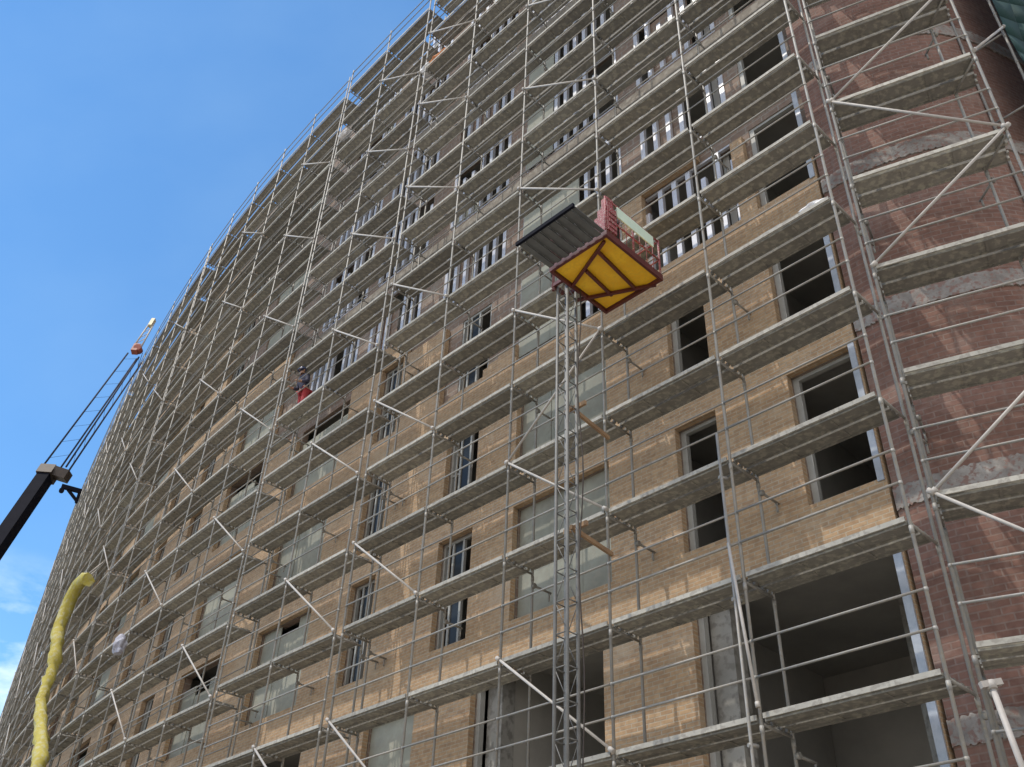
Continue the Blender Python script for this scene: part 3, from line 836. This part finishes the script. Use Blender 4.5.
sack('plastic_sheet', W(1.25, .08, 14.0), (.40, .07, .10), 'sack', 'low heap of white plastic on the deck under the window, left of the crumpled sheet', 'plastic sheet', 2)
sack('sack', W(25.1, -.3, 12.75), (.22, .17, .62), 'greysack', 'grey-blue sack hung outside the scaffold at the end of a white brace', 'sack', 3)
sack('sack', W(12.6, .15, 30.0), (.28, .2, .34), 'sack', 'white sack on a high deck near the roofline by the double posts', 'sack', 4)
sack('tarpaulin', W(12.0, .25, 30.0), (.55, .25, .42), 'orange', 'orange-brown tarpaulin bundle on a high deck near the roofline', 'tarpaulin', 5)
sack('sack', W(17.5, .05, 29.75+1.1), (.28, .15, .25), 'sack', 'small white bundle tied to a guard rail below the roofline', 'sack', 6)
# ------------------------------------------------------------------ worker
def person(loc, rz, label):
    root = empty('person', loc, rz, label, 'person')
    def skinobj(name, V, Ed, R, mat, lv=2):
        me = bpy.data.meshes.new(name); me.from_pydata(V, Ed, []); me.materials.append(M[mat])
        o = link(name, me, root)
        md = o.modifiers.new('skin', 'SKIN'); md.use_smooth_shade = True
        for i, r in enumerate(R): me.skin_vertices[0].data[i].radius = (r, r) if not isinstance(r, tuple) else r
        for i in range(len(R)): me.skin_vertices[0].data[i].use_root = (i == 0)
        sd = o.modifiers.new('sub', 'SUBSURF'); sd.levels = lv; sd.render_levels = lv
        return o
    # facing -y (out of the building), leaning a little over the rail; hands on the rail
    V = [(0, 0, .95), (0, -.03, 1.15), (0, -.09, 1.38), (0, -.13, 1.47), (0, -.17, 1.54), (0, -.19, 1.64),      # 0-5 spine, neck, head
         (.10, 0, .90), (.12, -.03, .50), (.13, .03, .10), (.14, -.10, .04),                                     # 6-9 leg
         (-.10, 0, .90), (-.13, .02, .50), (-.14, .06, .10), (-.15, -.07, .04),
         (.19, -.10, 1.40), (.28, -.10, 1.14), (.24, -.33, 1.04), (.22, -.40, 1.03),
         (-.19, -.10, 1.40), (-.28, -.08, 1.14), (-.24, -.31, 1.04), (-.22, -.38, 1.03)]
    Ed = [(0,1),(1,2),(2,3),(3,4),(4,5),(0,6),(6,7),(7,8),(8,9),(0,10),(10,11),(11,12),(12,13),(2,14),(14,15),(15,16),(16,17),(2,18),(18,19),(19,20),(20,21)]
    R = [(.16,.11),(.16,.11),(.17,.11),.06,.065,.09,.10,.075,.05,.045,.10,.075,.05,.045,.065,.05,.04,.035,.065,.05,.04,.035]
    skinobj('body', V, Ed, R, 'skin')
    skinobj('jacket', [(0,0,.92),(0,-.03,1.15),(0,-.09,1.39),(0,-.12,1.46),(.19,-.10,1.41),(.285,-.10,1.14),(.245,-.30,1.05),(-.19,-.10,1.41),(-.285,-.08,1.14),(-.245,-.28,1.05)],
            [(0,1),(1,2),(2,3),(2,4),(4,5),(5,6),(2,7),(7,8),(8,9)], [(.19,.13),(.19,.13),(.2,.13),.075,.085,.068,.055,.085,.068,.055], 'navy')
    skinobj('trousers', [(0,0,.97),(.10,0,.88),(.12,-.03,.5),(.13,.03,.12),(-.10,0,.88),(-.13,.02,.5),(-.14,.06,.12)], [(0,1),(1,2),(2,3),(0,4),(4,5),(5,6)], [(.18,.125),.115,.092,.075,.115,.092,.075], 'redcloth')
    for sx, y in ((.135, 0), (-.145, .03)):
        mb = MB(); mb.box((sx, -.05+y, .045), (1,0,0), .055, (0,1,0), .14, (0,0,1), .045); mb.box((sx, .02+y, .12), (1,0,0), .055, (0,1,0), .06, (0,0,1), .06)
        mb.build('boot', M['rubber'], root)
    # helmet
    mb = MB(); pts = []; rs = []
    for k in range(7):
        a = k/6*math.pi/2; pts.append((0, -.19, 1.66+.12*math.sin(a))); rs.append(max(.012, .125*math.cos(a)))
    mb.sweep(pts, rs, 14); mb.sweep([(0, -.20, 1.645), (0, -.205, 1.665)], [.15, .145], 14)
    mb.build('helmet', M['hat'], root)
    # face: nose and ears
    mb = MB(); mb.tube((0, -.275, 1.63), (0, -.295, 1.605), .012, 6, .018)
    for sx in (-1, 1): mb.box((sx*.092, -.18, 1.62), (1,0,0), .01, (0,1,0), .02, (0,0,1), .03)
    mb.build('face_detail', M['skin'], root)
    # five separate fingers closed over the rail on each hand
    for sx, y in ((.22, -.40), (-.22, -.38)):
        mb = MB()
        for k, ln in enumerate((.06, .07, .066, .052)):
            x = sx-.03+.02*k
            mb.sweep([(x, y+.0, 1.03), (x, y-ln*.6, 1.045), (x, y-ln, 1.02), (x, y-ln*.95, .995)], [.010, .0095, .009, .008], 6)
        tx = sx + (.04 if sx < 0 else -.045)
        mb.sweep([(tx*.96, y+.03, 1.02), (tx, y-.0, 1.0), (tx, y-.03, .985)], [.011, .010, .009], 6)
        mb.build('fingers', M['skin'], root)
    return root
w = W(17.15, .36, 18.0)
person((w.x, w.y, w.z-.015), theta(17.15)+math.pi, 'worker in dark jacket and red trousers standing at the scaffold rail')

# ------------------------------------------------------------------ ground
g = MB(); g.face([(-900, -900, 0), (900, -900, 0), (900, 900, 0), (-900, 900, 0)])
o = g.build('ground', M['ground'], None, (0, 0, -.004)); o['kind'] = 'structure'

# ------------------------------------------------------------------ camera
cd = bpy.data.cameras.new('camera'); cam = bpy.data.objects.new('camera', cd); COL.objects.link(cam)
r_, u_, f_ = Vector((CR[0], CH[0], CU[0])), Vector((CR[1], CH[1], CU[1])), Vector((CR[2], CH[2], CU[2]))
mt = Matrix((( r_.x, u_.x, -f_.x), (r_.y, u_.y, -f_.y), (r_.z, u_.z, -f_.z))).to_4x4()
mt.translation = (0, 0, 1.7)
cam.matrix_world = mt
cd.sensor_fit = 'HORIZONTAL'; cd.sensor_width = 36; cd.lens = 972.9/1024*36; cd.clip_start = .1; cd.clip_end = 3000
sc.camera = cam

# ------------------------------------------------------------------ light
SUN = Vector((-.726*.36 - .688*.20, -.688*.36 + .726*.20, .88)).normalized()
el = math.asin(SUN.z); az = math.atan2(SUN.x, SUN.y)
wd = bpy.data.worlds.new('World'); sc.world = wd; wd.use_nodes = True
nt = wd.node_tree; nt.nodes.clear()
out = nt.nodes.new('ShaderNodeOutputWorld'); bg = nt.nodes.new('ShaderNodeBackground')
sky = nt.nodes.new('ShaderNodeTexSky'); sky.sky_type = 'NISHITA'; sky.sun_disc = False
sky.sun_elevation = el; sky.sun_rotation = az; sky.altitude = 1500; sky.air_density = 1.0; sky.dust_density = 0.0; sky.ozone_density = 5.0
# thin cloud low over the horizon
tc = nt.nodes.new('ShaderNodeTexCoord')
mp = nt.nodes.new('ShaderNodeMapping'); mp.inputs['Scale'].default_value = (2.2, 2.2, 5.0)
nz = nt.nodes.new('ShaderNodeTexNoise'); nz.inputs['Scale'].default_value = 1.6; nz.inputs['Detail'].default_value = 9; nz.inputs['Roughness'].default_value = .6
nt.links.new(tc.outputs['Generated'], mp.inputs[0]); nt.links.new(mp.outputs[0], nz.inputs[0])
cl = ramp(nt, nz.outputs[0], [(.43, 0.0), (.62, 1.0)])
sx = nt.nodes.new('ShaderNodeSeparateXYZ'); nt.links.new(tc.outputs['Generated'], sx.inputs[0])
lowm = ramp(nt, sx.outputs[2], [(.34, 1.0), (.40, .0)])
ml = nt.nodes.new('ShaderNodeMath'); ml.operation = 'MULTIPLY'; nt.links.new(cl, ml.inputs[0]); nt.links.new(lowm, ml.inputs[1])
skyb = mix(nt, 1.0, sky.outputs[0], (.78, 1.05, 1.07), 'MULTIPLY')
skyc = mix(nt, ml.outputs[0], skyb, (5.4, 6.0, 6.6))
# faint high veil
mp3 = nt.nodes.new('ShaderNodeMapping'); mp3.inputs['Scale'].default_value = (2.0, 3.4, 2.6); nt.links.new(tc.outputs['Generated'], mp3.inputs[0])
nz3 = nt.nodes.new('ShaderNodeTexNoise'); nz3.inputs['Scale'].default_value = 2.2; nz3.inputs['Detail'].default_value = 7
nt.links.new(mp3.outputs[0], nz3.inputs[0])
skyc = mix(nt, ramp(nt, nz3.outputs[0], [(.42, 0.0), (.75, .06)]), skyc, (3.6, 4.8, 5.2))
# unseen broken cloud added behind the camera to neutralise the blue ambient light
nz2 = nt.nodes.new('ShaderNodeTexNoise'); nz2.inputs['Scale'].default_value = 3.0; nz2.inputs['Detail'].default_value = 8
nt.links.new(tc.outputs['Generated'], nz2.inputs[0])
back = nt.nodes.new('ShaderNodeMath'); back.operation = 'MULTIPLY_ADD'; back.inputs[1].default_value = -.45; nt.links.new(sx.outputs[1], back.inputs[0]); nt.links.new(nz2.outputs[0], back.inputs[2])
skyc = mix(nt, ramp(nt, back.outputs[0], [(.58, 0.0), (.76, .9)]), skyc, (6.3, 6.0, 5.7))
nt.links.new(skyc, bg.inputs[0]); bg.inputs[1].default_value = .15
nt.links.new(bg.outputs[0], out.inputs[0])
ld = bpy.data.lights.new('sun', 'SUN'); ld.energy = 2.05; ld.angle = math.radians(.6); ld.color = (1, .92, .80)
lo = bpy.data.objects.new('sun', ld); COL.objects.link(lo); lo.location = (0, 0, 60)
lo.rotation_euler = SUN.to_track_quat('Z', 'Y').to_euler()
sc.view_settings.view_transform = 'Standard'; sc.view_settings.look = 'None'; sc.view_settings.gamma = 1; sc.view_settings.exposure = .68
sc.view_settings.use_curve_mapping = False
